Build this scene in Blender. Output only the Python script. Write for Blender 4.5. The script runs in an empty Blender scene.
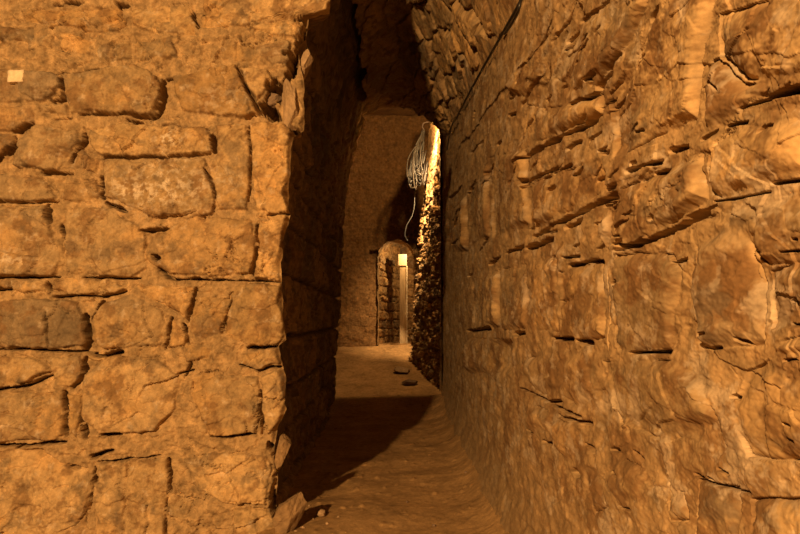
import bpy, bmesh, math, random
import numpy as np
from mathutils import Vector, Matrix, noise as mnoise

random.seed(7)
F = 768.0
CAMZ = 1.25
TH = math.atan(53.0 / F)
COL = bpy.context.scene.collection

# ------------------------------------------------------------------ camera maths
FW = np.array([0, math.cos(TH), math.sin(TH)])
UP = np.array([0, -math.sin(TH), math.cos(TH)])
RT = np.array([1.0, 0, 0])
EYE = np.array([0, 0, CAMZ])

def ray(px, py):
    return FW + (px - 400) / F * RT + (267 - py) / F * UP

def at_depth(px, py, Y):
    d = ray(px, py)
    return EYE + d * (Y / d[1])

def at_ground(px, py, z=0.0):
    d = ray(px, py)
    return EYE + d * ((z - CAMZ) / d[2])

# ------------------------------------------------------------------ numpy noise
def _h(ix, iy, seed):
    n = (ix.astype(np.int64) * 374761393 + iy.astype(np.int64) * 668265263 + seed * 974634777) & 0xFFFFFFFF
    n = ((n ^ (n >> 13)) * 1274126177) & 0xFFFFFFFF
    n = ((n ^ (n >> 16)) * 2246822519) & 0xFFFFFFFF
    return ((n ^ (n >> 15)) & 0xFFFFFF) / float(0xFFFFFF)

def vn(x, y, seed=0):
    """gradient noise about -0.5 .. 0.5"""
    ix = np.floor(x); iy = np.floor(y)
    fx = x - ix; fy = y - iy
    sx = fx * fx * fx * (fx * (fx * 6 - 15) + 10); sy = fy * fy * fy * (fy * (fy * 6 - 15) + 10)
    def g(ox, oy):
        a = _h(ix + ox, iy + oy, seed) * 2 * np.pi
        return np.cos(a) * (fx - ox) + np.sin(a) * (fy - oy)
    a = g(0, 0); b = g(1, 0); c = g(0, 1); d = g(1, 1)
    return (a + (b - a) * sx) * (1 - sy) + (c + (d - c) * sx) * sy

def fbm(x, y, f, octv=4, seed=0, gain=.5):
    s = 0; a = 1.0
    for k in range(octv):
        s = s + a * vn(x * f, y * f, seed + k * 17)
        f *= 2.03; a *= gain
    return s

def ridge(x, y, f, octv=3, seed=0, gain=.5):
    s = 0; a = 1.0
    for k in range(octv):
        s = s + a * (0.35 - np.abs(vn(x * f, y * f, seed + k * 13)))
        f *= 2.1; a *= gain
    return s

def facet(x, y, f, seed=0, amp=1.0):
    """piecewise planar chipped-stone relief: each jittered cell is a small tilted plane"""
    gx = np.floor(x * f); gy = np.floor(y * f)
    best = np.full(x.shape, 1e9); val = np.zeros(x.shape)
    for ox in (-1, 0, 1):
        for oy in (-1, 0, 1):
            cx = gx + ox; cy = gy + oy
            jx = cx + _h(cx, cy, seed); jy = cy + _h(cx, cy, seed + 5)
            dx = x * f - jx; dy = y * f - jy
            d = dx * dx + dy * dy
            v = (_h(cx, cy, seed + 9) - .5) + dx * (_h(cx, cy, seed + 11) - .5) * 1.6 + dy * (_h(cx, cy, seed + 12) - .5) * 1.6
            m = d < best
            best = np.where(m, d, best); val = np.where(m, v, val)
    return val * amp

def ss(a, b, x):
    t = np.clip((x - a) / (b - a), 0, 1)
    return t * t * (3 - 2 * t)

def voro(u, v, cu, cv, seed):
    """rubble cells: distance to the cell border (metres, roughly) and a cell hash"""
    x = u / cu; y = v / cv
    gx = np.floor(x); gy = np.floor(y)
    f1 = np.full(x.shape, 1e9); f2 = np.full(x.shape, 1e9); idh = np.zeros(x.shape)
    for ox in (-1, 0, 1):
        for oy in (-1, 0, 1):
            cx = gx + ox; cy = gy + oy
            jx = cx + .1 + .8 * _h(cx, cy, seed); jy = cy + .1 + .8 * _h(cx, cy, seed + 3)
            d = np.sqrt(((x - jx)) ** 2 + ((y - jy)) ** 2)
            m = d < f1
            f2 = np.where(m, f1, np.minimum(f2, d)); idh = np.where(m, _h(cx, cy, seed + 7), idh)
            f1 = np.where(m, d, f1)
    return (f2 - f1) * .5 * min(cu, cv), idh

def coursed(u, v, ch, cw, seed):
    rng = np.random.RandomState(seed)
    vmin, vmax = v.min() - 1, v.max() + 1
    umin, umax = u.min() - 1, u.max() + 1
    d = np.zeros(u.shape); idh = np.zeros(u.shape)
    z = vmin; k = 0
    while z < vmax:
        h = ch * rng.uniform(.6, 1.25)
        rows = (v >= z) & (v < z + h)
        edges = [umin - 1]
        while edges[-1] < umax + 1:
            edges.append(edges[-1] + cw * rng.uniform(.5, 1.5))
        if rows.any():
            e = np.array(edges); uu = u[rows]; vv = v[rows]
            i = np.clip(np.searchsorted(e, uu) - 1, 0, len(e) - 2)
            du = np.minimum(uu - e[i], e[i + 1] - uu); dv = np.minimum(vv - z, z + h - vv)
            d[rows] = np.minimum(du, dv)
            idh[rows] = _h(i, np.full(i.shape, k), seed)
        z += h; k += 1
    return d, idh

def poly_sdf(U, V, poly):
    P = np.array(poly, float); n = len(P)
    dmin = np.full(U.shape, 1e9); ins = np.zeros(U.shape, bool)
    for i in range(n):
        ax, ay = P[i]; bx, by = P[(i + 1) % n]
        ex, ey = bx - ax, by - ay
        t = np.clip(((U - ax) * ex + (V - ay) * ey) / (ex * ex + ey * ey + 1e-12), 0, 1)
        dmin = np.minimum(dmin, (U - ax - t * ex) ** 2 + (V - ay - t * ey) ** 2)
        c = ((ay > V) != (by > V)) & (U < ex * (V - ay) / (ey + (1e-12 if ey >= 0 else -1e-12)) + ax)
        ins ^= c
    return np.where(ins, 1, -1) * np.sqrt(dmin)

def line_dist(U, V, pts):
    d = np.full(U.shape, 1e9); tt = np.zeros(U.shape)
    n = len(pts) - 1
    for i in range(n):
        ax, ay = pts[i]; bx, by = pts[i + 1]
        ex, ey = bx - ax, by - ay
        t = np.clip(((U - ax) * ex + (V - ay) * ey) / (ex * ex + ey * ey + 1e-12), 0, 1)
        q = np.sqrt((U - ax - t * ex) ** 2 + (V - ay - t * ey) ** 2)
        m = q < d
        d = np.where(m, q, d); tt = np.where(m, (i + t) / n, tt)
    return d, tt

# ------------------------------------------------------------------ mesh helpers
def mesh_obj(name, verts, faces, mat, parent=None, tint=None, smooth=True):
    me = bpy.data.meshes.new(name)
    verts = np.asarray(verts, np.float32); faces = np.asarray(faces, np.int32)
    k = faces.shape[1]
    me.vertices.add(len(verts)); me.vertices.foreach_set('co', verts.ravel())
    me.loops.add(faces.size); me.loops.foreach_set('vertex_index', faces.ravel())
    me.polygons.add(len(faces))
    me.polygons.foreach_set('loop_start', np.arange(0, faces.size, k, dtype=np.int32))
    me.polygons.foreach_set('loop_total', np.full(len(faces), k, np.int32))
    me.polygons.foreach_set('use_smooth', np.full(len(faces), smooth, bool))
    if tint is not None:
        a = me.attributes.new('tint', 'FLOAT_COLOR', 'POINT')
        c = np.ones((len(verts), 4), np.float32); c[:, :3] = np.asarray(tint).reshape(-1, 3)
        a.data.foreach_set('color', c.ravel())
    me.update(); me.validate()
    o = bpy.data.objects.new(name, me); COL.objects.link(o)
    me.materials.append(mat)
    if parent: o.parent = parent
    return o

def grid_faces(nv, nu, flip=False, keep=None):
    i = np.arange(nv * nu).reshape(nv, nu)
    q = np.stack([i[:-1, :-1], i[:-1, 1:], i[1:, 1:], i[1:, :-1]], -1)
    if keep is not None: q = q[keep]
    q = q.reshape(-1, 4)
    return q[:, ::-1] if flip else q

def bm_obj(name, bm, mat, parent=None, smooth=True):
    me = bpy.data.meshes.new(name); bm.to_mesh(me); bm.free()
    for p in me.polygons: p.use_smooth = smooth
    me.materials.append(mat)
    o = bpy.data.objects.new(name, me); COL.objects.link(o)
    if parent: o.parent = parent
    return o

def structure(o, label):
    o['kind'] = 'structure'; o['label'] = label; o['category'] = label_cat(o.name)
    return o

def label_cat(n):
    return {'wall': 'wall', 'floor': 'floor', 'ceiling': 'ceiling'}.get(n.split('_')[0], 'wall')

def thing(o, label, cat, group=None):
    o['label'] = label; o['category'] = cat
    if group: o['group'] = group
    return o

def empty(name, loc):
    o = bpy.data.objects.new(name, None); COL.objects.link(o); o.location = loc
    return o

def tube_bm(bm, pts, r, seg=8):
    pts = [Vector(p) for p in pts]; n = len(pts); rings = []
    side = None
    for i, p in enumerate(pts):
        t = (pts[min(i + 1, n - 1)] - pts[max(i - 1, 0)]).normalized()
        if side is None:
            side = t.orthogonal().normalized()
        else:
            side = (side - t * side.dot(t)).normalized()
        b = t.cross(side)
        rr = r(i / (n - 1)) if callable(r) else r
        rings.append([bm.verts.new(p + (side * math.cos(a) + b * math.sin(a)) * rr) for a in [2 * math.pi * k / seg for k in range(seg)]])
    for a, b in zip(rings, rings[1:]):
        for k in range(seg):
            bm.faces.new((a[k], a[(k + 1) % seg], b[(k + 1) % seg], b[k]))
    bm.faces.new(rings[0][::-1]); bm.faces.new(rings[-1])

def smooth_path(pts, n=8):
    pts = [Vector(p) for p in pts]; out = []
    for i in range(len(pts) - 1):
        p0 = pts[max(i - 1, 0)]; p1 = pts[i]; p2 = pts[i + 1]; p3 = pts[min(i + 2, len(pts) - 1)]
        for k in range(n):
            t = k / n
            out.append(.5 * ((2 * p1) + (p2 - p0) * t + (2 * p0 - 5 * p1 + 4 * p2 - p3) * t * t + (3 * p1 - p0 - 3 * p2 + p3) * t ** 3))
    out.append(pts[-1])
    return out

# ------------------------------------------------------------------ materials
def node_mat(name):
    m = bpy.data.materials.new(name); m.use_nodes = True
    nt = m.node_tree; nt.nodes.clear()
    out = nt.nodes.new('ShaderNodeOutputMaterial'); b = nt.nodes.new('ShaderNodeBsdfPrincipled')
    nt.links.new(b.outputs[0], out.inputs[0])
    return m, nt, b

def stone_mat(name, base=None, fine=60.0, bump=.35, dist=.01, rough=.88, contrast=(.72, 1.22), spec=.2, scale_vec=(1, 1, 1)):
    m, nt, b = node_mat(name); N = nt.nodes; L = nt.links
    tc = N.new('ShaderNodeTexCoord'); mp = N.new('ShaderNodeMapping'); mp.inputs['Scale'].default_value = scale_vec
    L.new(tc.outputs['Object'], mp.inputs[0])
    if base is None:
        at = N.new('ShaderNodeAttribute'); at.attribute_name = 'tint'; csock = at.outputs['Color']
    else:
        rgb = N.new('ShaderNodeRGB'); rgb.outputs[0].default_value = (*base, 1); csock = rgb.outputs[0]
    n1 = N.new('ShaderNodeTexNoise'); n1.inputs['Scale'].default_value = fine * .22; n1.inputs['Detail'].default_value = 6; n1.inputs['Roughness'].default_value = .65
    n2 = N.new('ShaderNodeTexNoise'); n2.inputs['Scale'].default_value = fine; n2.inputs['Detail'].default_value = 5; n2.inputs['Roughness'].default_value = .7
    for n in (n1, n2): L.new(mp.outputs[0], n.inputs['Vector'])
    r1 = N.new('ShaderNodeMapRange'); r1.inputs[1].default_value = .3; r1.inputs[2].default_value = .7; r1.inputs[3].default_value = contrast[0]; r1.inputs[4].default_value = contrast[1]
    L.new(n1.outputs[0], r1.inputs[0])
    r2 = N.new('ShaderNodeMapRange'); r2.inputs[1].default_value = .3; r2.inputs[2].default_value = .7; r2.inputs[3].default_value = .82; r2.inputs[4].default_value = 1.15
    L.new(n2.outputs[0], r2.inputs[0])
    mu = N.new('ShaderNodeMath'); mu.operation = 'MULTIPLY'; L.new(r1.outputs[0], mu.inputs[0]); L.new(r2.outputs[0], mu.inputs[1])
    vm = N.new('ShaderNodeVectorMath'); vm.operation = 'SCALE'; L.new(csock, vm.inputs[0]); L.new(mu.outputs[0], vm.inputs['Scale'])
    L.new(vm.outputs[0], b.inputs['Base Color'])
    b.inputs['Roughness'].default_value = rough; b.inputs['Specular IOR Level'].default_value = spec
    bp = N.new('ShaderNodeBump'); bp.inputs['Strength'].default_value = bump; bp.inputs['Distance'].default_value = dist
    ad = N.new('ShaderNodeMath'); ad.operation = 'ADD'; L.new(n1.outputs[0], ad.inputs[0]); L.new(n2.outputs[0], ad.inputs[1])
    L.new(ad.outputs[0], bp.inputs['Height']); L.new(bp.outputs[0], b.inputs['Normal'])
    return m

def plain_mat(name, col, rough=.5, spec=.4, fine=30, var=.15):
    return stone_mat(name, base=col, fine=fine, bump=.12, dist=.003, rough=rough, contrast=(1 - var, 1 + var), spec=spec)

M_WALL = stone_mat('rough_masonry', fine=70, bump=.35, dist=.006, contrast=(.62, 1.3))
M_WALLR = stone_mat('near_masonry', fine=60, bump=.16, dist=.005, scale_vec=(1, .55, 1))
M_VAULT = stone_mat('rubble_vault_stone', fine=45, bump=.5, dist=.015)
M_EARTH = stone_mat('trodden_earth', fine=70, bump=.5, dist=.012, rough=.95, spec=.1)
M_ROCK = stone_mat('broken_stone', base=(.40, .27, .155), fine=40, bump=.4, dist=.012)
M_ROCKM = stone_mat('shade_toned_broken_stone', base=(.30, .19, .095), fine=30, bump=.8, dist=.02, contrast=(.5, 1.3))  # rougher, darker broken stone; partial shade at the corner put into its colour
M_ROCKD = stone_mat('dark_broken_stone', base=(.22, .15, .10), fine=40, bump=.4, dist=.012)
M_CABLE = plain_mat('black_rubber', (.012, .010, .009), rough=.45)
M_STRAND = plain_mat('grey_cable_sheath', (.026, .020, .014), rough=.5)
M_STRANDD = plain_mat('dark_cable_sheath', (.03, .028, .026), rough=.4)
M_WIRE = plain_mat('pale_wire_sheath', (.12, .12, .115), rough=.4)
M_WOOD = stone_mat('pale_timber', base=(.55, .42, .26), fine=30, bump=.2, dist=.004, scale_vec=(6, 6, .6))
M_PALE = plain_mat('pale_board', (.78, .68, .50), rough=.7)
M_PATCH = plain_mat('pale_plaster', (.72, .56, .37), rough=.9)
M_IRON = plain_mat('rusty_iron', (.06, .04, .03), rough=.6)

# ------------------------------------------------------------------ colour of masonry (albedo only)
TAN = np.array([.465, .305, .142]); GREY = np.array([.235, .17, .105]); OCH = np.array([.49, .275, .095]); MORT = np.array([.36, .235, .115])
BROWN = np.array([.21, .115, .048]); PALE = np.array([.62, .50, .36])

def mix(a, b, t):
    return a + (b - a) * t[..., None]

def masonry_tint(U, V, inside, idh, seed, stain=1.0, given=None):
    """inside 0..1 stone mask, idh hash per stone"""
    i2 = _h(np.floor(idh * 9973), np.floor(idh * 77), seed + 1); i3 = _h(np.floor(idh * 6131), np.floor(idh * 91), seed + 2)
    c = np.broadcast_to(TAN, U.shape + (3,)).copy()
    c = mix(c, GREY, ss(.45, 1.0, i2) if given is None else np.clip(given + .18 * (i2 - .3), 0, 1)); c = mix(c, OCH, .45 * ss(.6, 1, i3))
    c = c * (.72 + .50 * idh)[..., None]
    n = fbm(U, V, 3.1, 4, seed + 20); c = mix(c, OCH, .40 * ss(.05, .5, n))
    n = fbm(U, V, 5.5, 6, seed + 30, .7); c = mix(c, BROWN, stain * .85 * ss(.02, .42, n))
    n = fbm(U, V, 4.5, 6, seed + 40, .7); c = mix(c, GREY * .7, stain * .6 * ss(.12, .55, n))
    n = fbm(U, V, 14, 5, seed + 50, .65); c = mix(c, PALE, .35 * ss(.32, .7, n))
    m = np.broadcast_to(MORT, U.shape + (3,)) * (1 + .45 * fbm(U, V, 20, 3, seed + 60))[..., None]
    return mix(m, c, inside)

# ------------------------------------------------------------------ traced stones and joints of the two lit walls
def zA(l): return [(x / 2.497, y / 2.497) for x, y in l]
def zB(l): return [(x / 2.497, 160 + y / 2.497) for x, y in l]
def zC(l): return [(x / 2.497, 320 + y / 2.497) for x, y in l]
def zD(l): return [(440 + x / 2.222, y / 2.222) for x, y in l]
def zE(l): return [(440 + x / 2.222, 180 + y / 2.222) for x, y in l]
def zF(l): return [(440 + x / 2.222, 320 + y / 2.222) for x, y in l]

# (polygon, how grey 0..1, how proud in cm)
LEFT_STONES = [
 (zA([(50,20),(300,15),(310,60),(230,75),(120,60),(50,45)]), 0, 2), (zA([(330,20),(465,0),(485,50),(480,80),(400,80),(330,60)]), 0, 2.5),
 (zA([(500,66),(512,-30),(690,-40),(830,-30),(828,36),(745,44),(690,35),(600,62)]), 0, 5), (zA([(600,70),(690,40),(742,48),(764,70),(752,92),(690,82)]), 0, 6),
 (zA([(250,55),(295,55),(290,72),(255,70)]), .7, 3), (zA([(640,105),(725,100),(725,160),(680,155),(640,130)]), .7, 4), (zA([(545,110),(636,105),(632,150),(550,142)]), .2, 3),
 (zA([(0,60),(80,60),(75,95),(0,95)]), .5, 3), (zA([(60,98),(130,78),(125,115),(60,122)]), .2, 3), (zA([(150,80),(225,92),(215,130),(140,120)]), .2, 2.5),
 (zA([(330,95),(430,90),(440,140),(340,140)]), .1, 2.5), (zA([(240,105),(320,100),(325,140),(240,145)]), .2, 2.5),
 (zA([(0,165),(130,175),(155,195),(120,245),(50,250),(0,245)]), .8, 5), (zA([(150,185),(260,165),(330,155),(390,190),(400,235),(385,283),(280,278),(170,275),(160,230)]), .15, 6.5),
 (zA([(430,190),(585,155),(605,200),(650,290),(560,290),(450,275),(435,230)]), .2, 6), (zA([(592,165),(670,170),(680,205),(640,245),(609,200)]), .1, 6),
 (zA([(0,255),(75,260),(80,300),(30,325),(0,320)]), .8, 4), (zA([(95,255),(160,255),(160,280),(95,275)]), .4, 4), (zA([(370,292),(440,290),(445,310),(370,310)]), .3, 3),
 (zA([(80,310),(190,320),(195,350),(165,400),(140,425),(30,410),(50,350)]), .45, 5), (zA([(215,322),(300,305),(520,315),(535,375),(400,385),(250,386),(220,360)]), .1, 5.5),
 (zA([(535,310),(615,305),(621,420),(616,525),(545,520),(520,430),(540,380)]), .1, 4), (zA([(624,305),(715,305),(732,330),(725,400),(720,520),(712,560),(640,540),(628,420)]), 0, 5),
 (zA([(195,358),(220,385),(210,420),(165,420)]), .8, 3.5), (zA([(217,388),(245,392),(240,435),(212,425)]), 0, 3), (zA([(0,330),(15,330),(35,360),(10,400),(0,400)]), .6, 3),
 (zA([(0,420),(100,440),(140,495),(60,501),(0,498)]), .5, 5), (zA([(150,455),(235,445),(243,490),(215,500),(150,500)]), .5, 4.5),
 (zA([(255,395),(505,390),(525,420),(535,500),(528,535),(370,538),(310,512),(255,488)]), .2, 5.5),
 (zB([(0,115),(110,112),(145,250),(130,288),(0,288)]), .5, 5.5), (zB([(160,115),(280,122),(360,180),(360,270),(320,291),(170,288),(150,240)]), .3, 5),
 (zB([(375,190),(480,135),(632,150),(636,210),(626,280),(520,288),(420,283),(360,250)]), .2, 5), (zB([(644,150),(715,150),(722,200),(718,240),(704,298),(634,293)]), 0, 4.5),
 (zB([(0,300),(20,300),(20,320),(0,325)]), .4, 3), (zB([(25,300),(106,296),(110,330),(60,334),(25,325)]), .2, 3.5), (zB([(128,297),(280,297),(318,322),(280,336),(160,336),(125,325)]), .1, 4),
 (zB([(330,312),(478,317),(462,395),(440,382),(380,350)]), .1, 3), (zB([(0,350),(115,345),(195,350),(205,400),(212,465),(120,472),(0,465)]), .75, 5.5),
 (zB([(225,400),(260,355),(330,335),(400,370),(414,410),(385,470),(260,473),(225,450)]), .3, 5), (zB([(430,395),(462,440),(460,465),(412,470)]), .1, 3.5),
 (zB([(482,340),(572,345),(557,390),(548,430),(500,455),(472,420)]), .1, 4), (zB([(565,335),(600,307),(702,310),(706,380),(712,440),(690,462),(610,465),(558,430)]), 0, 5.5),
 (zC([(0,85),(90,95),(125,128),(50,160),(0,177)]), .2, 4.5), (zC([(110,95),(195,90),(202,130),(172,168),(140,160)]), .3, 4.5),
 (zC([(0,187),(150,182),(154,290),(120,306),(0,305)]), .25, 5.5), (zC([(164,187),(198,187),(198,230),(188,298),(168,280)]), .1, 3),
 (zC([(205,140),(270,87),(380,95),(455,145),(430,230),(380,280),(250,288),(204,240)]), .25, 5.5), (zC([(470,150),(500,132),(645,142),(643,230),(638,286),(520,290),(480,210)]), .15, 4),
 (zC([(654,140),(712,118),(714,230),(692,272),(662,288),(650,230)]), 0, 5), (zC([(600,85),(690,78),(700,108),(640,128),(600,110)]), 0, 4), (zC([(455,62),(520,72),(515,98),(460,108)]), 0, 3.5),
 (zC([(215,84),(300,78),(290,92),(215,104)]), 0, 3), (zC([(0,330),(100,322),(150,360),(215,374),(210,560),(0,560)]), .2, 3), (zC([(240,362),(312,357),(302,560),(228,560)]), .2, 4),
 (zC([(314,356),(410,347),(408,440),(404,560),(306,560)]), .25, 4), (zC([(455,350),(530,332),(660,340),(680,380),(662,465),(590,465),(490,430)]), 0, 5), (zC([(580,472),(664,472),(684,510),(680,560),(580,560)]), .1, 4),
 (zC([(415,440),(480,455),(470,490),(420,500)]), .2, 3.5),
]
LEFT_CRACKS = [  # (polyline, width in zoomed px)
 (zA([(135,181),(170,180),(250,170)]),4),(zA([(150,192),(152,240),(120,250)]),9),(zA([(190,281),(300,281),(385,290)]),5),(zA([(402,200),(407,240),(393,285)]),10),
 (zA([(585,160),(605,200),(650,280),(672,297)]),5),(zA([(205,315),(206,350),(170,402)]),7),(zA([(527,335),(534,375)]),12),(zA([(250,390),(400,389),(520,379)]),4),
 (zA([(620,310),(625,420),(618,500)]),3),(zA([(249,438),(249,492)]),10),(zA([(0,503),(140,501)]),4),(zA([(112,508),(122,530)]),6),(zA([(258,503),(312,527)]),7),
 (zA([(25,325),(72,305)]),9),(zA([(0,408),(36,372),(30,340)]),14),(zA([(478,25),(493,65)]),10),(zA([(736,44),(790,46),(820,42)]),9),(zA([(768,55),(760,100),(735,130),(728,175)]),26),
 (zA([(722,185),(690,215),(660,262),(690,285)]),30),(zA([(100,427),(172,431)]),6),(zA([(415,195),(432,190)]),6),(zA([(510,420),(525,450),(535,490)]),5),(zA([(120,65),(165,55)]),4),
 (zA([(310,295),(350,303)]),6),(zA([(715,305),(765,345)]),10),(zA([(130,5),(200,0)]),8),(zA([(290,8),(318,14)]),8),(zA([(600,100),(640,100)]),3),(zA([(170,286),(120,292)]),3),
 (zB([(110,112),(122,152)]),7),(zB([(146,160),(156,195)]),6),(zB([(343,173),(410,170)]),8),(zB([(382,238),(398,243)]),14),(zB([(0,293),(140,291)]),4),(zB([(200,293),(345,295)]),3),
 (zB([(395,270),(412,290),(440,297),(560,296)]),6),(zB([(640,160),(640,210),(630,287)]),4),(zB([(560,298),(720,302)]),3),(zB([(112,303),(117,335)]),8),
 (zB([(130,340),(200,336),(240,341),(312,328)]),5),(zB([(207,385),(217,450),(207,482)]),10),(zB([(250,355),(226,397)]),8),(zB([(0,470),(120,476),(210,481)]),4),
 (zB([(210,484),(240,491),(300,478)]),8),(zB([(427,395),(405,472)]),6),(zB([(455,408),(468,460)]),8),(zB([(485,320),(465,402)]),5),(zB([(575,345),(550,432)]),2.5),
 (zB([(612,471),(697,466)]),7),(zB([(115,380),(121,470)]),2),(zB([(665,135),(722,128)]),6),(zB([(0,325),(20,322)]),8),
 (zC([(0,183),(60,166),(127,138)]),5),(zC([(208,95),(203,140),(175,172)]),9),(zC([(156,180),(160,292)]),8),(zC([(0,312),(60,316),(156,306)]),5),(zC([(199,238),(207,292)]),13),
 (zC([(243,293),(297,286)]),8),(zC([(218,346),(277,330)]),7),(zC([(240,356),(340,350),(392,342)]),3),(zC([(415,350),(419,432)]),7),(zC([(411,430),(408,540)]),3),
 (zC([(231,370),(233,412)]),8),(zC([(225,400),(216,482)]),4),(zC([(522,296),(632,288)]),4),(zC([(646,180),(650,287)]),4),(zC([(668,308),(690,360),(690,420),(676,470),(694,520)]),13),
 (zC([(455,140),(472,108)]),5),(zC([(165,372),(188,374)]),5),(zC([(440,135),(475,125)]),4),(zC([(595,112),(640,124),(700,118)]),3),(zC([(30,325),(45,315)]),4),
]
RIGHT_STONES = [
 (zD([(596,30),(700,0),(700,-60),(800,-60),(800,150),(740,180),(645,180),(600,120)]), .2, 3), (zD([(360,210),(400,150),(480,20),(500,-40),(585,-40),(580,20),(560,150),(550,268),(480,296),(400,340),(370,350)]), .1, 3),
 (zD([(240,170),(290,60),(340,20),(360,-40),(450,-40),(440,20),(380,130),(330,190),(270,208)]), .2, 4), (zD([(572,310),(612,290),(760,262),(790,290),(780,382),(700,400),(600,440),(575,430)]), .2, 4),
 (zD([(370,422),(480,380),(560,342),(568,440),(500,490),(440,520),(372,548),(362,480)]), .45, 4.5), (zD([(340,482),(358,468),(364,520),(350,552),(334,520)]), -1, 6),
 (zD([(204,400),(350,350),(358,380),(350,425),(220,500),(204,508)]), .1, 3), (zD([(100,350),(180,330),(190,500),(110,533)]), .2, 3), (zD([(180,230),(230,240),(350,205),(350,255),(200,318),(160,350)]), .2, 3.5),
 (zD([(562,480),(700,432),(800,402),(800,560),(690,590),(640,520)]), .4, 3), (zD([(140,200),(180,120),(240,60),(230,160),(180,220)]), .2, 3), (zD([(60,420),(100,360),(104,533),(60,540)]), .2, 3), (zD([(585,130),(600,125),(640,185),(700,215),(600,280),(575,290),(565,200)]), .4, 3),
 (zD([(10,480),(55,430),(58,560),(10,560)]), .2, 3), (zD([(640,185),(740,185),(690,215),(650,230)]), .8, 3.5),
 (zE([(372,165),(500,160),(520,200),(500,300),(490,376),(380,380),(366,280)]), .55, 3.5), (zE([(560,140),(610,100),(660,130),(690,250),(690,370),(560,375),(540,250)]), .6, 3.5),
 (zE([(252,205),(345,175),(352,350),(300,358),(252,350)]), .1, 3), (zE([(192,180),(248,165),(248,340),(192,330)]), .2, 3), (zE([(130,195),(182,185),(185,330),(130,336)]), .3, 3), (zE([(66,220),(125,200),(126,330),(66,330)]), .2, 3),
 (zE([(694,200),(780,172),(800,172),(800,320),(704,335)]), .0, 3), (zE([(715,365),(780,350),(800,335),(800,395),(760,400),(720,390)]), .3, 6), (zE([(772,405),(800,388),(800,432),(780,430)]), .3, 6),
 (zE([(262,395),(308,372),(330,470),(300,510),(260,480)]), .3, 2.5), (zE([(345,402),(500,397),(560,450),(590,533),(480,580),(380,540)]), .3, 2.5), (zE([(642,425),(700,398),(762,432),(800,500),(800,640),(660,620),(620,520)]), .3, 3),
 (zE([(176,395),(240,385),(250,470),(215,480),(160,430)]), .2, 2.5), (zE([(60,350),(150,352),(150,430),(60,430)]), .1, 2),
 (zF([(242,220),(288,228),(312,290),(272,318),(244,290)]), .7, 4), (zF([(480,370),(520,380),(530,450),(490,450)]), 0, 3), (zF([(172,182),(238,202),(230,250),(172,240)]), .2, 2.5),
 (zF([(380,300),(440,330),(430,400),(380,410),(340,350)]), .2, 2.5), (zF([(548,350),(640,372),(640,534),(545,500)]), .3, 2.5), (zF([(660,400),(800,380),(800,560),(660,560)]), .1, 2.5), (zF([(300,320),(335,330),(360,420),(330,430)]), .5, 2),
 (zF([(560,350),(600,360),(600,385),(565,380)]), -1, 3.5),
]
RIGHT_CRACKS = [
 (zD([(275,232),(330,210),(352,180),(385,118)]),11),(zD([(450,42),(482,8)]),15),(zD([(296,50),(330,25),(372,3)]),7),(zD([(160,362),(240,312),(335,266)]),7),(zD([(395,381),(472,358)]),9),
 (zD([(488,336),(532,327)]),9),(zD([(560,315),(592,290)]),8),(zD([(610,281),(652,271)]),9),(zD([(690,220),(740,200),(800,165)]),16),(zD([(640,242),(700,220)]),5),(zD([(708,406),(786,395)]),6),
 (zD([(195,527),(260,490),(330,455),(375,428)]),7),(zD([(470,520),(530,490),(576,462)]),16),(zD([(176,405),(186,402)]),11),(zD([(582,180),(602,202)]),6),(zD([(116,322),(130,316)]),7),(zD([(580,446),(640,440),(704,424)]),3),
 (zD([(262,70),(240,160)]),6),(zD([(286,12),(240,92)]),9),(zD([(145,256),(160,252)]),7),(zD([(340,345),(362,338)]),6),(zD([(170,235),(215,165)]),6),(zD([(330,195),(370,160)]),12),(zD([(455,386),(490,380)]),6),(zD([(180,420),(200,395),(240,375)]),4),
 (zE([(365,156),(430,142),(490,112),(576,68)]),11),(zE([(405,382),(496,382)]),6),(zE([(288,357),(326,362)]),8),(zE([(233,351),(282,356)]),6),(zE([(153,342),(180,341)]),7),(zE([(56,336),(107,330)]),6),
 (zE([(183,152),(242,130)]),9),(zE([(263,107),(302,88)]),9),(zE([(136,163),(180,146)]),6),(zE([(102,188),(126,172)]),8),(zE([(56,214),(64,210)]),6),(zE([(728,160),(772,159)]),4),(zE([(356,200),(362,380)]),3),(zE([(742,402),(772,400)]),7),
 (zE([(240,180),(258,140)]),4),(zE([(280,150),(300,140)]),5),(zE([(750,320),(775,332),(800,330)]),3),
 (zF([(222,180),(262,182)]),5),(zF([(214,270),(237,273)]),6),(zF([(278,338),(298,346)]),13),(zF([(540,340),(600,368),(660,386)]),4),(zF([(250,212),(320,232)]),5),(zF([(170,150),(240,190),(300,215)]),3),(zF([(180,245),(196,250)]),5),(zF([(380,412),(410,422)]),4),
]

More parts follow.
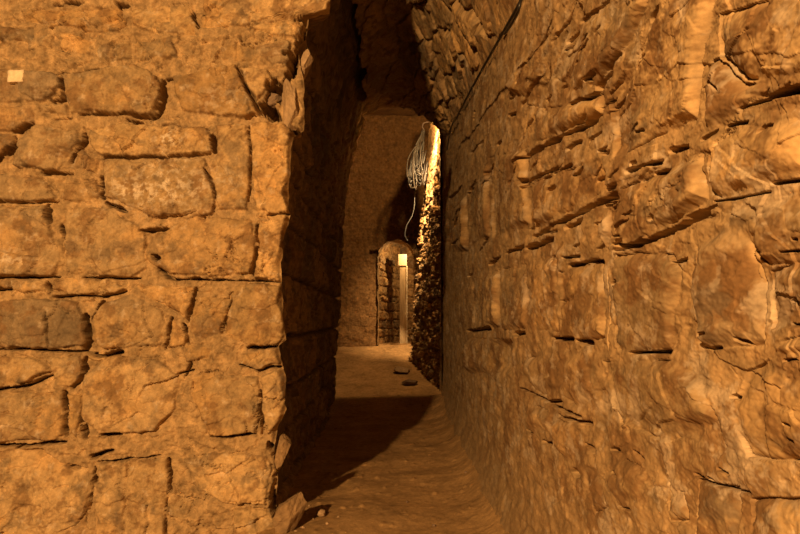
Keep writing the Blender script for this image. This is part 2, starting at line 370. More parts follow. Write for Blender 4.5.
def relief(U, V, stones, cracks, to_uv, pxm, seed, warp=.012, mort=.018, proud=.6, auto=None, edge=.022, depth=.16, rough=1.0, grow=.0, big=1.0, groove=.03, usc=1.0, hair=1.0):
    """height (towards the viewer side), stone mask, id, grey"""
    wu = U + warp * 1.6 * fbm(U * usc, V, 7, 4, seed); wv = V + warp * 1.6 * fbm(U * usc, V, 7, 4, seed + 101)
    d = np.full(U.shape, -1.0); idh = np.zeros(U.shape); gr = np.zeros(U.shape); pr = np.zeros(U.shape); tilt = np.zeros(U.shape)
    rng = np.random.RandomState(seed)
    for poly, grey, cm in stones:
        P = [to_uv(x, y) for x, y in poly]
        us = [p[0] for p in P]; vs = [p[1] for p in P]
        m = (wu > min(us)) & (wu < max(us)) & (wv > min(vs)) & (wv < max(vs))
        r = rng.rand(4)
        if not m.any(): continue
        sd = poly_sdf(wu[m], wv[m], P)
        cur = d[m]; b = sd > np.maximum(cur, 0)
        cur[b] = sd[b]; d[m] = cur
        for arr, val in ((idh, .05 + .9 * r[0]), (gr, grey), (pr, cm * .01 * proud)):
            a = arr[m]; a[b] = val; arr[m] = a
        a = tilt[m]; a[b] = ((wu[m] - np.mean(us)) * (r[1] - .5) * .12 + (wv[m] - np.mean(vs)) * (r[2] - .65) * .14)[b]; tilt[m] = a
    if auto is not None:
        am, ad, aid = auto
        d = np.where(am, ad - .008, d); idh = np.where(am, aid, idh); pr = np.where(am, .03 + .02 * aid, pr); gr = np.where(am, (aid * 7 % 1) * .5, gr)
    d = d + grow
    inside = ss(0, edge, d)
    n1 = fbm(U * usc, V, 5, 4, seed + 5); n2 = fbm(U * usc, V, 28, 5, seed + 6, .65)
    mh = mort + big * .030 * fbm(U * usc, V, 6, 3, seed + 7) + rough * (.018 * ridge(U * usc, V, 18, 4, seed + 8, .6) + .012 * n2 + facet(U * usc, V, 16, seed + 14, .012))
    fc = facet(wu * usc + .05 * n1, wv, 4.6, seed + 11, .032) + facet(wu * usc + .03 * n1, wv + .02 * n1, 12, seed + 12, .014)
    sh = mort + pr + tilt + big * .026 * n1 + rough * (fc + .005 * n2 + .010 * ridge(U * usc, V, 11, 3, seed + 9)) - .012 * ss(.05, 0, d)
    h = mh + (sh - mh) * inside
    gm = ss(-.1, .3, fbm(U * usc, V, 6, 3, seed + 15))
    h = h - groove * gm * np.exp(-((d + .004 - grow) / .009) ** 2)
    for fq, am, sdd in ((2.6, .034, 71), (6.0, .020, 72)):
        q = vn(wu * usc * fq + .4 * n1, wv * fq, seed + sdd) + .12 * n2
        h = h - hair * am * np.exp(-(q / (.0045 * fq)) ** 2) * ss(.05, .30, fbm(U * usc, V, 2.2, 2, seed + sdd + 3))
    ck = np.zeros(U.shape)
    ragged = 1 + 1.3 * fbm(U * usc, V, 13, 4, seed + 13, .6)
    for pts, w in cracks:
        P = [to_uv(x, y) for x, y in pts]
        pm = pxm(*pts[0])
        wm = w / 2.4 * .5 * pm
        us = [p[0] for p in P]; vs = [p[1] for p in P]; mg = wm * 3 + .02
        m = (U > min(us) - mg) & (U < max(us) + mg) & (V > min(vs) - mg) & (V < max(vs) + mg)
        if not m.any(): continue
        ld, tt = line_dist(wu[m] * .6 + U[m] * .4, wv[m] * .6 + V[m] * .4, P)
        taper = .55 + .9 * np.sqrt(np.clip(4 * tt * (1 - tt), 0, 1)) * .55
        ww = wm * taper * np.clip(ragged[m], .25, 1.8)
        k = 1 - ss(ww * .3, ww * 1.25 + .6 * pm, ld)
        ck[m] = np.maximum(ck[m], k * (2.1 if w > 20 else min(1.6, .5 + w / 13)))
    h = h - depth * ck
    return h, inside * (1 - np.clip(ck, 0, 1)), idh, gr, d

# ================================================================== FRONT WALL (lit face left of the passage)
YF = 4.72
def f_uv(px, py):
    if px <= 1: px = -28
    p = at_depth(px, py, YF - .05); return p[0], p[2]
corner_px = [(-300,312),(-22,308),(-12,330),(0,331),(14,329),(18,308),(38,305),(46,298),(60,300),(80,304),(110,304),(130,303),(136,293),(160,290.5),(200,288),(215,289.5),(235,284),(262,281),(290,281),(320,284),(340,286),(346,279),(360,281),(380,285),(410,285),(425,279),(440,274),(450,273),(480,277),(500,275),(520,281),(600,284)]
cz = np.array([at_depth(x, y, YF)[2] for y, x in corner_px])[::-1]; cx = np.array([at_depth(x, y, YF)[0] for y, x in corner_px])[::-1]
ztop = 5.4
rows = np.concatenate([np.arange(-.34, 3.35, .0053), np.arange(3.35, ztop, .03)])
xl_vis = f_uv(2, 300)[0] - .12
fr = np.concatenate([np.linspace(-4.6, xl_vis, 120)[:-1], np.zeros(0)])
ncv = 345
U = np.zeros((len(rows), len(fr) + ncv)); V = np.repeat(rows[:, None], U.shape[1], 1)
corner_raw = np.interp(rows, cz, cx)
corner_X = corner_raw + .012 * fbm(rows, rows * 0 + .3, 9, 4, 55)
U[:, :len(fr)] = fr[None, :]
tt = np.linspace(0, 1, ncv)
U[:, len(fr):] = xl_vis + (corner_X[:, None] - xl_vis) * tt[None, :]
# auto courses beyond the photograph's left edge and top edge
wq = .02 * fbm(U, V, 5, 3, 900); wq2 = .02 * fbm(U, V, 5, 3, 901)
ad, aid = coursed(U + wq, V + wq2, .36, .55, 21)
xedge = f_uv(2, 300)[0] - .16; zedge = f_uv(200, -6)[1]
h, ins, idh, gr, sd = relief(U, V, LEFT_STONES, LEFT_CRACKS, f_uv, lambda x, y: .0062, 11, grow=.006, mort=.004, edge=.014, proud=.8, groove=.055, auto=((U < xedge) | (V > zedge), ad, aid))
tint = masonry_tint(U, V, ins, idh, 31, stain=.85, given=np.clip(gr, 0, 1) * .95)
# mineral bloom on a few blocks (pale salts, part of the stone)
for (bx, by, br, bs) in [(168,138,14,.8),(170,185,46,.5),(130,192,26,.5),(12,258,16,.5),(220,100,26,.3),(105,55,12,.3),(230,180,14,.35)]:
    u0, v0 = f_uv(bx, by); q = np.exp(-(((U - u0) / (br * .0062)) ** 2 + ((V - v0) / (br * .5 * .0062)) ** 2))
    tint = mix(tint, PALE, np.clip(bs * 1.5 * q * ss(-.05, .3, fbm(U, V, 22, 4, 71, .65)), 0, 1))
for (bx, by, brx, bry, bs) in [(66,330,18,18,.65),(20,90,22,14,.4),(19,382,4,8,.8),(118,500,4,40,.5),(65,60,6,4,.4)]:
    u0, v0 = f_uv(bx, by); q = np.exp(-(((U - u0) / (brx * .0062)) ** 2 + ((V - v0) / (bry * .0062)) ** 2))
    tint = mix(tint, GREY * .45, np.clip(bs * q, 0, 1))
rim = corner_X[:, None] - U
rw = np.clip(.022 + .05 * fbm(U * 0, V, 6, 3, 57), .006, .06)
h = h * ss(-.004, rw * 1.1, rim) - rw * .9 * (1 - ss(0, rw * 1.2, rim)) ** 2
h = h + ss(2.72, 2.95, V) * (facet(U, V, 7, 73, .045) + .02 * ridge(U, V, 9, 3, 74))
_q = f_uv(17, 77); PATCH_H = float(np.percentile(h[(abs(U - _q[0]) < .05) & (abs(V - _q[1]) < .04)], 80))
P = np.stack([U, YF - h, V], -1)
FRONT_EDGE = P[:, -1, :].copy()
o = mesh_obj('wall_front', P.reshape(-1, 3), grid_faces(*U.shape), M_WALL, tint=tint)
structure(o, 'sunken-jointed wall of big tan stone blocks facing the viewer')

# ================================================================== LEFT WALL (dark passage side of the same block)
YL1 = 11.0
s = np.concatenate([np.linspace(0, .25, 40), .25 + (np.linspace(0, 1, 200)[1:] ** 1.0) * (YL1 - YF - .25)])
rl = rows[::2]
S, V = np.meshgrid(s, rl); Yg = YF + S
cXn = np.interp(rl, cz, cx)
far_z = np.array([-.2, 1.0, 1.9, 2.5, 3.25, 3.83, 4.33, 4.6, 5.4]); far_x = np.array([-.90, -.86, -.82, -.78, -.70, -.58, -.42, -.36, -.3])
farX = np.interp(rl, far_z, far_x); smX = np.interp(rl, [-.2, 1, 2, 3, 3.6, 4.2], [-.78, -.75, -.74, -.74, -.72, -.64])
w = ss(0, .7, S)
base = cXn[:, None] * (1 - w) + (smX[:, None] + (farX - smX)[:, None] * (S / (YL1 - YF))) * w
d1, id1 = coursed(Yg + .03 * fbm(Yg, V, 4, 3, 41), V + .03 * fbm(Yg, V, 4, 3, 42), .34, .5, 43)
h, ins, idh, gr, sd = relief(Yg, V, [], [], None, None, 44, auto=(np.ones(S.shape, bool), d1, id1), depth=0)
h = h + .05 * ridge(Yg, V, 2.5, 3, 47)
h = (h - .11 - .04 * (1 - ss(0, .012, sd))) * ss(0, .30, S)
X = base + h
Pl = np.stack([X, Yg, V], -1)
fe = FRONT_EDGE[::2]
bl = (1 - ss(0, .10, S))[..., None]
Pl = Pl * (1 - bl) + (fe[:, None, :] + np.stack([0 * S, S, 0 * S], -1)) * bl
tint = masonry_tint(Yg, V, ins, idh, 48) * .62  # stone colour darkened overall to deepen the shade on this side
# close the far end (return face of the block)
ret = Pl[:, -1:, :].repeat(30, 1); ret[:, :, 0] -= np.linspace(0, 2.2, 31)[1:][None, :]; ret[:, :, 1] += .03 * fbm(ret[:, :, 0], ret[:, :, 2], 6, 3, 49)
Pl = np.concatenate([Pl, ret], 1); tint = np.concatenate([tint, tint[:, -1:, :].repeat(30, 1)], 1)
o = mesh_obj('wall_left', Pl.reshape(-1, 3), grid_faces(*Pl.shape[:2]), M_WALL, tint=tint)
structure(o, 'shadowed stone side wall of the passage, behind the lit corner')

# ================================================================== RIGHT WALL
g1 = at_ground(508, 534); g2 = at_ground(440, 400)
rx = lambda Y: g1[0] + (g2[0] - g1[0]) * (Y - g1[1]) / (g2[1] - g1[1])
slope = (g2[0] - g1[0]) / (g2[1] - g1[1])
def r_uv(px, py):
    if px >= 798: px = 880
    d = ray(px, py)
    t = (rx(0) - .02) / (d[0] - slope * d[1])
    p = EYE + d * t; return p[1], p[2]
spring = lambda Y: np.interp(Y, [-2, 1, 4, 9.2, 10.4, 12], [2.6, 2.7, 2.92, 3.5, 3.78, 3.95])
pxs = np.linspace(885, 439, 860)
Yc = np.array([r_uv(min(p, 797.9), 320)[0] if p < 797 else (rx(0) - .02) / ((p - 400) / F - slope) for p in pxs])
Yc = np.concatenate([np.linspace(-1.5, Yc[0], 170)[:-1], Yc])
nv_lo, nv_mid, nv_hi = 40, 600, 40
cols = []
for Y in Yc:
    Yv = max(Y, 1.0)
    zlo = min(max(-.1, CAMZ - 290 / F * Yv), .6); zhi = min(CAMZ + 345 / F * Yv, spring(Y) + .05)
    cols.append(np.concatenate([np.linspace(-.15, zlo, nv_lo)[:-1], np.linspace(zlo, zhi, nv_mid), np.linspace(zhi, spring(Y) + .12, nv_hi)[1:]]))
V = np.array(cols).T; U = np.repeat(Yc[None, :], V.shape[0], 0)
ad, aid = coursed(U + .02 * fbm(U, V, 5, 3, 910), V + .02 * fbm(U, V, 5, 3, 911), .3, .42, 22)
_rng = random.Random(12)
for k in range(120):
    x = _rng.uniform(450, 640) if k < 85 else _rng.uniform(520, 790); y = _rng.uniform(2, 270) if k < 85 else _rng.uniform(5, 480)
    if k < 85 and y < 135 - (x - 448) * 1.85 + 14: continue
    if k < 85 and y > 300 - .25 * (x - 450): continue
    a = math.atan2(330 - y, 380 - x) + _rng.uniform(-.35, .35); l = _rng.uniform(3, 10) * (1 if k < 85 else .7)
    RIGHT_CRACKS.append(([(x - l * math.cos(a), y - l * math.sin(a)), (x + _rng.uniform(-1, 1), y + _rng.uniform(-1.5, 1.5)), (x + l * math.cos(a), y + l * math.sin(a))], _rng.uniform(3, 8)))
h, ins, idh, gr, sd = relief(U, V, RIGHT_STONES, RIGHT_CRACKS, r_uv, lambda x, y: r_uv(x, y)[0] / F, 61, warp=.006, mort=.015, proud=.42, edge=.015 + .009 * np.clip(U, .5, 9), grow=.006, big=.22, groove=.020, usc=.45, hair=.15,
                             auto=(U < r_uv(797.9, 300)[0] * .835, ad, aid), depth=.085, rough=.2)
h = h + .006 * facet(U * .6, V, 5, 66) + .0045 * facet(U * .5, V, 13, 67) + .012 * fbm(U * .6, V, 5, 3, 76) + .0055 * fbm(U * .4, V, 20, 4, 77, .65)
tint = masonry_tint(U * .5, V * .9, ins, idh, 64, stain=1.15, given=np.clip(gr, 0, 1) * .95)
tint = mix(tint, BROWN * 1.0, .75 * ss(.06, .36, fbm(U * .55, V * .8, 4.5, 6, 68, .72)))
tint = mix(tint, PALE, np.clip(-gr, 0, 1) * .5 * ins)
tint = mix(tint, PALE * .9, .45 * ss(.16, .45, fbm(U * .5, V * .8, 7, 6, 78, .72)))
tint = mix(tint, MORT * .85, .7 * ss(.5, .1, V + .25 * fbm(U, V, 2, 3, 69)))        # earth splashed on the foot of the wall
X = rx(U) - h + .02
X = X - .10 * ss(.35, -.05, V)
Pr = np.stack([X, U, V], -1)
structure(mesh_obj('wall_right', Pr.reshape(-1, 3), grid_faces(*U.shape), M_WALLR, tint=tint), 'long receding wall of smeared stone blocks on the right')

# ================================================================== INNER RIGHT WALL (rough, lit at the top by the far lamp and an added spot)
Yg, Vg = np.meshgrid(np.linspace(11.3, 13.4, 260), np.linspace(-.1, 4.9, 620))
a = (Yg - 11.3) / 2.1; b = np.clip((Vg - .4) / 3.6, 0, 1.2)
near = rx(11.3) - .02 + 0 * b; farx = .13 + (.43 - .13) * b
X = near + (farx - near) * a
d1, id1 = voro(Yg + .05 * fbm(Yg, Vg, 6, 3, 81), Vg + .05 * fbm(Yg, Vg, 6, 3, 82), .30, .16, 83)
hh = (.05 * ss(0, .03, d1) * (.4 + id1) + .05 * ridge(Yg, Vg, 6, 4, 84, .6) + .03 * fbm(Yg, Vg, 22, 3, 85) - .06) * (1 - .72 * ss(2.9, 3.7, Vg)) + .06
tint = masonry_tint(Yg, Vg, ss(0, .02, d1), id1, 86) * 1.05
X = X - (hh - .09) * ss(11.3, 11.6, Yg)
Pn = np.stack([X, Yg, Vg], -1)
end = Pn[:, -1:, :].repeat(25, 1); end[:, :, 0] += np.linspace(0, 1.0, 26)[1:][None, :]
Pn = np.concatenate([Pn, end], 1); tint = np.concatenate([tint, tint[:, -1:, :].repeat(25, 1)], 1)
structure(mesh_obj('wall_inner', Pn.reshape(-1, 3), grid_faces(*Pn.shape[:2]), M_VAULT, tint=tint), 'narrow rough wall at the passage end, glaring white near its top')

# ================================================================== CEILING (rubble vault)
Yk = np.linspace(3.0, 10.55, 420); tk = np.linspace(0, 1, 330)
Tg, Yg = np.meshgrid(tk, Yk)
crown = np.interp(Yg, [3, 7, 8.6, 9.3, 9.9, 10.6], [4.55, 4.74, 4.58, 4.36, 4.24, 4.21])
zs = spring(Yg); xr = rx(Yg)
xl = np.interp(Yg, [3, 5, 11.2], [-.50, -.50, -.46])
X = xr + (xl - xr) * Tg
q = np.clip(Tg / .62, 0, 1)
Z = zs + (crown - zs) * (1 - (1 - q) ** 1.7)
Z = Z - .10 * ss(.75, 1, Tg)
_x = .6 - 1.08 * tk; _z = 1.2 * (1 - (1 - np.clip(tk / .62, 0, 1)) ** 1.7)
arc1 = np.concatenate([[0], np.cumsum(np.hypot(np.diff(_x), np.diff(_z)))]); arc = arc1[None, :] + 0 * Yg
d1, id1 = voro(Yg * .8 + arc * .35 + .05 * fbm(Yg, arc, 5, 3, 91), arc - Yg * .22 + .05 * fbm(Yg, arc, 5, 3, 92), .62, .30, 93)
d2, id2 = voro(Yg + .03 * fbm(Yg, arc, 8, 3, 95), arc, .17, .10, 96)
big = ss(.0, .03, d1)
hh = .06 * big * (.5 + .9 * id1) + .02 * ss(0, .02, d2) * (1 - big * .8) - .05 * np.exp(-(d1 / .012) ** 2) * ss(-.2, .2, fbm(Yg, arc, 4, 2, 89)) + .012 * ridge(Yg, arc, 7, 3, 97, .5) + facet(Yg, arc, 4, 98, .035) + .010 * fbm(Yg, arc, 20, 3, 99)
hh = hh - .06
nx = -np.ones(X.shape) * .75; nz = -.65
P = np.stack([X + nx * hh * ss(0, .06, Tg), Yg, Z + nz * hh], -1)
tint = masonry_tint(Yg, arc, big, id1, 94) * 1.0
lip = P[-1:, :, :].repeat(20, 0); lip[:, :, 2] += np.linspace(0, .9, 21)[1:][:, None]
P = np.concatenate([P, lip], 0); tint = np.concatenate([tint, tint[-1:].repeat(20, 0)], 0)
structure(mesh_obj('ceiling', P.reshape(-1, 3), grid_faces(*P.shape[:2]), M_VAULT, tint=tint), 'rubble stone vault rising over the passage')

# ================================================================== FLOOR
xs = np.concatenate([np.linspace(-5, -1.35, 30)[:-1], np.linspace(-1.35, 1.0, 300), np.linspace(1.0, 2.2, 10)[1:]])
ys = np.concatenate([np.linspace(-2, 3.0, 40)[:-1], 3.0 * (18.5 / 3.0) ** np.linspace(0, 1, 460)])
Xg, Yg = np.meshgrid(xs, ys)
def floor_z(X, Y):
    z = np.interp(Y, [-5, 9.6, 10.6, 12.0, 13.6, 15, 19], [0, 0, .06, .30, .56, .74, .80])
    z = z + .035 * fbm(X, Y, 1.1, 3, 201) + .006 * fbm(X, Y, 4, 3, 202) + .003 * fbm(X, Y, 18, 3, 203, .6)
    dr = rx(np.minimum(Y, 11.5)) - X
    z = z - .24 * ss(-.78, -1.15, X) * ss(5.2, 4.9, Y)
    z = z + .16 * np.exp(-np.clip(dr - .02, 0, 9) / .11) * (1 - ss(10.5, 11.5, Y))
    return z
Z = floor_z(Xg, Yg)
peb_d, peb_id = voro(Xg, Yg, .07, .07, 204)
Z = Z + .012 * ss(.012, .026, peb_d) * (peb_id > .86)
tint = np.broadcast_to(np.array([.41, .25, .112]), Z.shape + (3,)) * (1 + .35 * fbm(Xg, Yg, 2.5, 5, 205, .6) + .2 * fbm(Xg, Yg, 30, 3, 206))[..., None]
tint = mix(tint, BROWN * .7, .5 * (peb_id > .93) * ss(.01, .025, peb_d))
structure(mesh_obj('floor', np.stack([Xg, Yg, Z], -1).reshape(-1, 3), grid_faces(*Z.shape), M_EARTH, tint=tint), 'trodden dirt floor of the passage, rising towards the far archway')

# ================================================================== BACK WALL with arched doorway
YB = 15.0
Xg, Zg = np.meshgrid(np.linspace(-2.6, 1.6, 560), np.linspace(.3, 6.0, 720))
AX, AR, ASP = -.075, .355, 2.46
def arch_in(X, Z, g=0): return ((np.abs(X - AX) < AR + g) & (Z < ASP)) | ((X - AX) ** 2 + (Z - ASP) ** 2 < (AR + g) ** 2)
wx = Xg + .02 * fbm(Xg, Zg, 7, 3, 301); wz = Zg + .02 * fbm(Xg, Zg, 7, 3, 302)
d1, id1 = coursed(Xg + .06 * fbm(Xg, Zg, 4, 3, 303), Zg + .06 * fbm(Xg, Zg, 4, 3, 304), .24, .36, 305)
hh = .012 * ss(0, .05, d1) * (.2 + id1) * ss(-.1, .4, fbm(Xg, Zg, 1.6, 2, 311)) + .07 * fbm(Xg, Zg, 2.5, 3, 306) + .02 * ridge(Xg, Zg, 5, 4, 307) + .012 * fbm(Xg, Zg, 25, 3, 308)
rec = (wx < AX - AR + .01) & (wx > AX - AR - .17) & (wz < 2.62)
hh = hh - .14 * rec
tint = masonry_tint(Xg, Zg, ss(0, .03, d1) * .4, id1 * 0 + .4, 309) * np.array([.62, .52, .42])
keep = ~arch_in(wx, wz)
kf = keep[:-1, :-1] & keep[1:, 1:] & keep[:-1, 1:] & keep[1:, :-1]
V1 = np.stack([Xg, YB - hh, Zg], -1).reshape(-1, 3); F1 = grid_faces(*Xg.shape, keep=kf)
# reveal of the arch
ang = np.linspace(0, math.pi, 60)
prof = [(AX + AR, z) for z in np.linspace(.3, ASP, 60)[:-1]] + [(AX + AR * math.cos(t), ASP + AR * math.sin(t)) for t in ang] + [(AX - AR, z) for z in np.linspace(ASP, .3, 60)[1:]]
prof = np.array(prof); dep = np.linspace(-.03, .6, 30)
rv = np.zeros((len(prof), 30, 3)); rv[:, :, 0] = prof[:, :1]; rv[:, :, 2] = prof[:, 1:]; rv[:, :, 1] = YB + dep[None, :]
nz_ = .025 * fbm(np.arange(len(prof))[:, None] * .03 + 0 * dep[None, :], dep[None, :] + 0 * prof[:, :1], 9, 3, 310)
rv[:, :, 0] += nz_ - .0 ; rv[:, :, 2] += nz_
V2 = rv.reshape(-1, 3); F2 = grid_faces(len(prof), 30) + len(V1)
T2 = np.broadcast_to(TAN * .8, V2.shape)
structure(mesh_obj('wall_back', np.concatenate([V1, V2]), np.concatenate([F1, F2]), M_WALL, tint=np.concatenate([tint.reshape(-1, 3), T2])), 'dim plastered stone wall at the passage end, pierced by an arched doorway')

# chamber seen through the arch: its side and rear are one bent wall
uu = np.linspace(0, 1, 300); vv = np.linspace(.3, 4.2, 380)
Ug, Vg = np.meshgrid(uu, vv)
px_ = np.interp(uu, [0, .45, .55, 1], [-.60, -.13, .0, 1.4]); py_ = np.interp(uu, [0, .45, .55, 1], [15.45, 17.2, 17.5, 17.6])
arc = Ug * 3.2
d1, id1 = coursed(arc + .05 * fbm(arc, Vg, 5, 3, 320), Vg + .05 * fbm(arc, Vg, 5, 3, 321), .19, .3, 322)
hh = .05 * ss(0, .03, d1) * (.5 + id1) + .05 * ridge(arc, Vg, 7, 4, 323)
tint = masonry_tint(arc, Vg, ss(0, .02, d1), id1, 324)
P = np.stack([px_[None, :] + hh * .75, py_[None, :] - hh * .6, Vg], -1)
structure(mesh_obj('wall_chamber', P.reshape(-1, 3), grid_faces(*Ug.shape), M_WALL, tint=tint), 'lit rubble stone wall seen through the arched doorway')
# chamber and shaft roofs keep the space closed
def slab(name, x0, x1, y0, y1, z, label, seed):
    X, Y = np.meshgrid(np.linspace(x0, x1, 60), np.linspace(y0, y1, 60))
    Z = z + .06 * fbm(X, Y, 3, 4, seed)
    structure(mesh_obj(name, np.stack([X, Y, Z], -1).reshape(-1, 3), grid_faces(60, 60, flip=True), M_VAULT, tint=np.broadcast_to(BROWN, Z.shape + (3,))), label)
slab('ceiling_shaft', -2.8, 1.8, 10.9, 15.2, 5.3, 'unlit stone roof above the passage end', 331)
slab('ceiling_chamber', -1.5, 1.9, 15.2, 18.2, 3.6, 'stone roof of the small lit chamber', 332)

# ================================================================== loose stones
def rock_bm(dims, seed, planes=13, sub=5, rough=.07):
    rng = random.Random(seed); bm = bmesh.new()
    bmesh.ops.create_icosphere(bm, subdivisions=sub, radius=1)
    pl = []
    for i in range(planes):
        z = 1 - 2 * (i + .5) / planes; a = i * 2.39996 + rng.uniform(-.5, .5); r = math.sqrt(1 - z * z)
        pl.append((Vector((r * math.cos(a), r * math.sin(a), z)).normalized(), rng.uniform(.55, 1.0)))
    off = Vector((rng.uniform(0, 50), rng.uniform(0, 50), rng.uniform(0, 50)))
    for v in bm.verts:
        n = v.co.normalized(); r = 1.25
        for p, d in pl:
            c = n.dot(p)
            if c > .05: r = min(r, d / c)
        r *= 1 + rough * mnoise.fractal(n * 2.2 + off, .8, 2.1, 4)
        v.co = Vector((n.x * r * dims[0], n.y * r * dims[1], n.z * r * dims[2]))
    return bm

def rock(name, px, py, Y, dims, seed, label, mat=None, rot=(0, 0, 0), rest=None, group=None, planes=11, sub=5, cat='stone'):
    bm = rock_bm(dims, seed, planes, sub)
    R = Matrix.Rotation(rot[2], 4, 'Z') @ Matrix.Rotation(rot[1], 4, 'Y') @ Matrix.Rotation(rot[0], 4, 'X')
    bm.transform(R)
    o = bm_obj(name, bm, mat or M_ROCK, smooth=False)
    p = at_depth(px, py, Y)
    if rest is not None:
        zmin = min(v.co.z for v in o.data.vertices)
        p[2] = float(floor_z(np.array([p[0]]), np.array([p[1]]))[0]) - zmin - rest
    o.location = p
    return thing(o, label, cat, group)

rock('rubble_stone', 293, 108, YF + .02, (.065, .09, .155), 5, 'upright stone lodged in the broken corner, below the cavity', rot=(0, -.12, 0))
rock('rubble_stone', 304, 66, YF + .06, (.04, .06, .10), 8, 'small pale stone wedged highest in the broken corner gap', rot=(0, .25, 0))
rock('rubble_stone', 271, 100, YF + .08, (.06, .06, .05), 14, 'dark stone deep inside the cavity of the corner', M_ROCKD)
rock('corner_shard', 282, 452, YF + .03, (.05, .07, .11), 21, 'thin upright shard of broken stone low on the corner', M_ROCKM, rot=(0, .14, 0))
rock('corner_stone', 287, 502, YF - .04, (.085, .10, .15), 23, 'angular broken stone at the foot of the corner', M_ROCKM, rot=(.1, .45, .3), rest=.03)
rock('floor_stone', 403, 364, 12.6, (.17, .13, .07), 31, 'flat stone on the passage floor, farther of the two', rot=(0, .1, .3), rest=.03)
rock('floor_stone', 409, 379, 11.8, (.13, .09, .055), 33, 'dark lump of stone on the passage floor, nearer of the two', M_ROCKD, rot=(0, 0, .2), rest=.02)
rock('floor_stone', 321, 503, 4.95, (.032, .03, .025), 36, 'fist-sized stone on the dirt beside the corner foot', rot=(0, 0, .5), rest=.008)
peb = [(298,520),(306,514),(313,521),(291,526),(303,528),(318,516),(309,508),(327,526),(296,531),(338,520),(434,526),(407,503),(466,482)]
for k, (x, y) in enumerate(peb):
    g = at_ground(x, y)
    rock('pebble', x, y, g[1], (random.uniform(.008, .018), random.uniform(.008, .016), random.uniform(.006, .011)), 50 + k,
         'small pebble lying on the dirt floor near the viewer', M_ROCK if k < 10 else M_ROCKD, rot=(0, 0, random.uniform(0, 3)), rest=.002, group='pebbles on the dirt floor', planes=12, sub=2, cat='pebble')

# ================================================================== pale square patch on the wall
u0, v0 = f_uv(17, 77)
bm = bmesh.new(); bmesh.ops.create_cube(bm, size=1)
bmesh.ops.subdivide_edges(bm, edges=bm.edges[:], cuts=6, use_grid_fill=True)
for v in bm.verts:
    n = mnoise.noise(v.co * 5)
    v.co = Vector((v.co.x * .095 + n * .006, v.co.y * .06, v.co.z * .075 + n * .006 + .004 * v.co.x))
o = bm_obj('plaster_patch', bm, M_PATCH); o.location = (u0, YF - PATCH_H + .022, v0)
thing(o, 'small pale square patch stuck on a grey block, upper left', 'patch')

# ================================================================== black cable along the vault
pts = []
for (x, y, ex) in [(532,-30,.05),(521,0,.05),(508,24,.06),(492,52,.05),(472,88,.05),(459,113,.06),(451,128,.05),(447,150,.03)]:
    d = ray(x, y); t = (rx(0) - .09 - ex) / (d[0] - slope * d[1]); p = EYE + d * t
    pts.append(p)
bm = bmesh.new(); tube_bm(bm, smooth_path(pts, 8), .0075, 8)
cab = thing(bm_obj('electric_cable', bm, M_CABLE), 'black cable running down the seam between vault and right wall', 'cable')
pts = []
for (x, y, ex) in [(522,-8,.10),(519,8,.12),(514,20,.11),(505,34,.08)]:
    d = ray(x, y); t = (rx(0) - .09 - ex) / (d[0] - slope * d[1]); pts.append(EYE + d * t)
bm = bmesh.new(); tube_bm(bm, smooth_path(pts, 8), .006, 8)
bm_obj('slack_loop', bm, M_CABLE, cab)

# ================================================================== bundle of cables hung at the far corner
top = Vector(at_depth(424, 128, 12.85)); root = empty('cable_bundle', top)
thing(root, 'hanging bundle of grey and dark cables beside the glaring wall', 'cable bundle')
rng = random.Random(3)
for k in range(26):
    f = k / 25
    bx = 408.5 + 15 * f + rng.uniform(-2.5, 2); by = 176 + rng.uniform(-12, 14)
    Yb = 12.85 + rng.uniform(-.12, .12)
    a = Vector(at_depth(424 + rng.uniform(-1.5, 1), 128 + rng.uniform(0, 14) , 12.85 + rng.uniform(-.04, .04)))
    m1 = Vector(at_depth(409 + 14 * f + 4 * (1 - f) + rng.uniform(-2.5, 1.5), 148 + rng.uniform(-6, 8), Yb)); b_ = Vector(at_depth(bx, by - 12, Yb)); e = Vector(at_depth(bx + rng.uniform(0, 3), by, Yb + .03))
    back = Vector(at_depth(bx + 3 + rng.uniform(-1, 2), by - 14, Yb + .08))
    path = smooth_path([p - top for p in (a, m1, b_, e, back)], 7)
    bm = bmesh.new(); tube_bm(bm, path, .010 + .004 * rng.random(), 7)
    bm_obj('cable', bm, M_STRAND if k % 3 == 0 else M_STRANDD, root)
for k in range(9):
    c = (rng.uniform(411, 422), rng.uniform(170, 184)); r1 = rng.uniform(2.5, 5); r2 = rng.uniform(3, 7); ph = rng.uniform(0, 6.28); Yb = 12.8 + rng.uniform(-.12, .08)
    bm = bmesh.new(); tube_bm(bm, [Vector(at_depth(c[0] + r1 * math.cos(ph + t), c[1] + r2 * math.sin(ph + t * 1.05), Yb + .05 * math.sin(2 * t))) - top for t in [i * 5.6 / 30 for i in range(31)]], .009, 7)
    bm_obj('cable', bm, M_STRAND if k % 2 else M_STRANDD, root)
bm = bmesh.new(); tube_bm(bm, smooth_path([p - top for p in (Vector(at_depth(429, 122, 12.85)), Vector(at_depth(424, 123, 12.85)), Vector(at_depth(422.5, 127, 12.85)), Vector(at_depth(424, 130, 12.85)))], 6), .014, 8)
hk = bm_obj('hook', bm, M_IRON, root); hk['label'] = 'iron hook in the wall'
# pale loop of wire
pts = [at_depth(x, y, Y) for x, y, Y in [(415,186,12.9),(414.5,205,12.9),(412,216,12.9),(407,225,12.9),(405,235,12.92),(408,241,12.95)]]
bm = bmesh.new(); tube_bm(bm, smooth_path(pts, 8), .0045, 7)
thing(bm_obj('loose_wire', bm, M_WIRE), 'pale thin wire dangling below the cable bundle', 'wire')

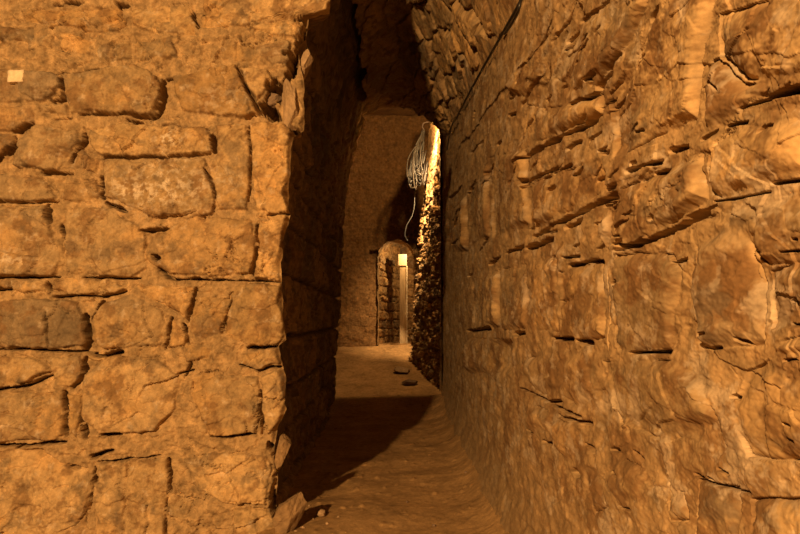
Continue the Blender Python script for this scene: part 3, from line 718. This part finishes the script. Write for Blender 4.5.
# ================================================================== post behind the archway
Yp = 16.3
def box_bm(x0, x1, y0, y1, z0, z1, bev=.008):
    bm = bmesh.new(); bmesh.ops.create_cube(bm, size=1)
    for v in bm.verts: v.co = Vector(((x0 + x1) / 2 + v.co.x * (x1 - x0), (y0 + y1) / 2 + v.co.y * (y1 - y0), (z0 + z1) / 2 + v.co.z * (z1 - z0)))
    bmesh.ops.bevel(bm, geom=bm.edges[:], offset=bev, segments=2, affect='EDGES', profile=.6)
    return bm
b0 = at_depth(402.5, 341, Yp); zt = at_depth(402.5, 266, Yp)[2]; zc = at_depth(402, 254.5, Yp)[2]
zf = float(floor_z(np.array([b0[0]]), np.array([Yp]))[0])
root = empty('timber_post', (b0[0], Yp, zf)); thing(root, 'pale timber post with a light capping block inside the arched doorway', 'post')
bm_obj('shaft', box_bm(-.06, .075, -.06, .06, -.03, zt - zf), M_WOOD, root, smooth=False)
bm_obj('capping_block', box_bm(-.09, .09, -.09, .07, zt - zf, zc - zf), M_PALE, root, smooth=False)['label'] = 'bright pale block'
bm_obj('side_strip', box_bm(.078, .105, -.08, .05, -.03, zt - zf), M_PALE, root, smooth=False)['label'] = 'bright narrow strip down the right side'

# ================================================================== lights
WARM = (1.0, .55, .20)
def lamp(kind, name, loc, power, col, size, aim=None, spot=None, blend=.6):
    l = bpy.data.lights.new(name, kind); l.energy = power; l.color = col
    l.shadow_soft_size = size
    o = bpy.data.objects.new(name, l); COL.objects.link(o); o.location = loc
    if spot: l.spot_size = spot; l.spot_blend = blend
    if aim: o.rotation_euler = (Vector(aim) - Vector(loc)).to_track_quat('-Z', 'Y').to_euler()
    return o
lamp('SPOT', 'flood_lamp', (-2.66, -5.0, 3.7), 5700, (1, .575, .22), .10, aim=(.2, 4.0, 1.6), spot=math.radians(84), blend=.7)
_lp = Vector((.44, 11.62, 4.42)); _e = (Vector((-.2, 11.05, .1)) - _lp).normalized()
_ang = math.atan2(_e.y, -_e.z) + math.radians(78)          # cone edge falls on the floor just short of the ramp
lamp('SPOT', 'passage_lamp', _lp, 200, (1, .56, .20), .04, aim=_lp + Vector((-.12, math.sin(_ang), -math.cos(_ang))), spot=math.radians(156), blend=.08)
lamp('SPOT', 'inner_wall_boost_spot', (.40, 11.66, 4.42), 1500, (1, .62, .27), .03, aim=(.50, 12.5, 3.6), spot=math.radians(54), blend=1.0)  # added second spot beside the passage lamp, brightens the top of the inner wall
lamp('POINT', 'chamber_lamp', (.37, 15.95, 2.72), 48, (1, .58, .22), .05)

w = bpy.data.worlds.new('cave_dark'); bpy.context.scene.world = w; w.use_nodes = True
w.node_tree.nodes['Background'].inputs[0].default_value = (1, .5, .18, 1); w.node_tree.nodes['Background'].inputs[1].default_value = .003

cam = bpy.data.cameras.new('camera'); co = bpy.data.objects.new('camera', cam); COL.objects.link(co)
co.location = (0, 0, CAMZ); co.rotation_euler = (math.pi / 2 + TH, 0, 0)
cam.sensor_width = 36; cam.lens = 36 * F / 800; cam.clip_start = .02
sc = bpy.context.scene; sc.camera = co
sc.view_settings.view_transform = 'Standard'; sc.view_settings.look = 'None'
sc.cycles.max_bounces = 6; sc.cycles.diffuse_bounces = 3
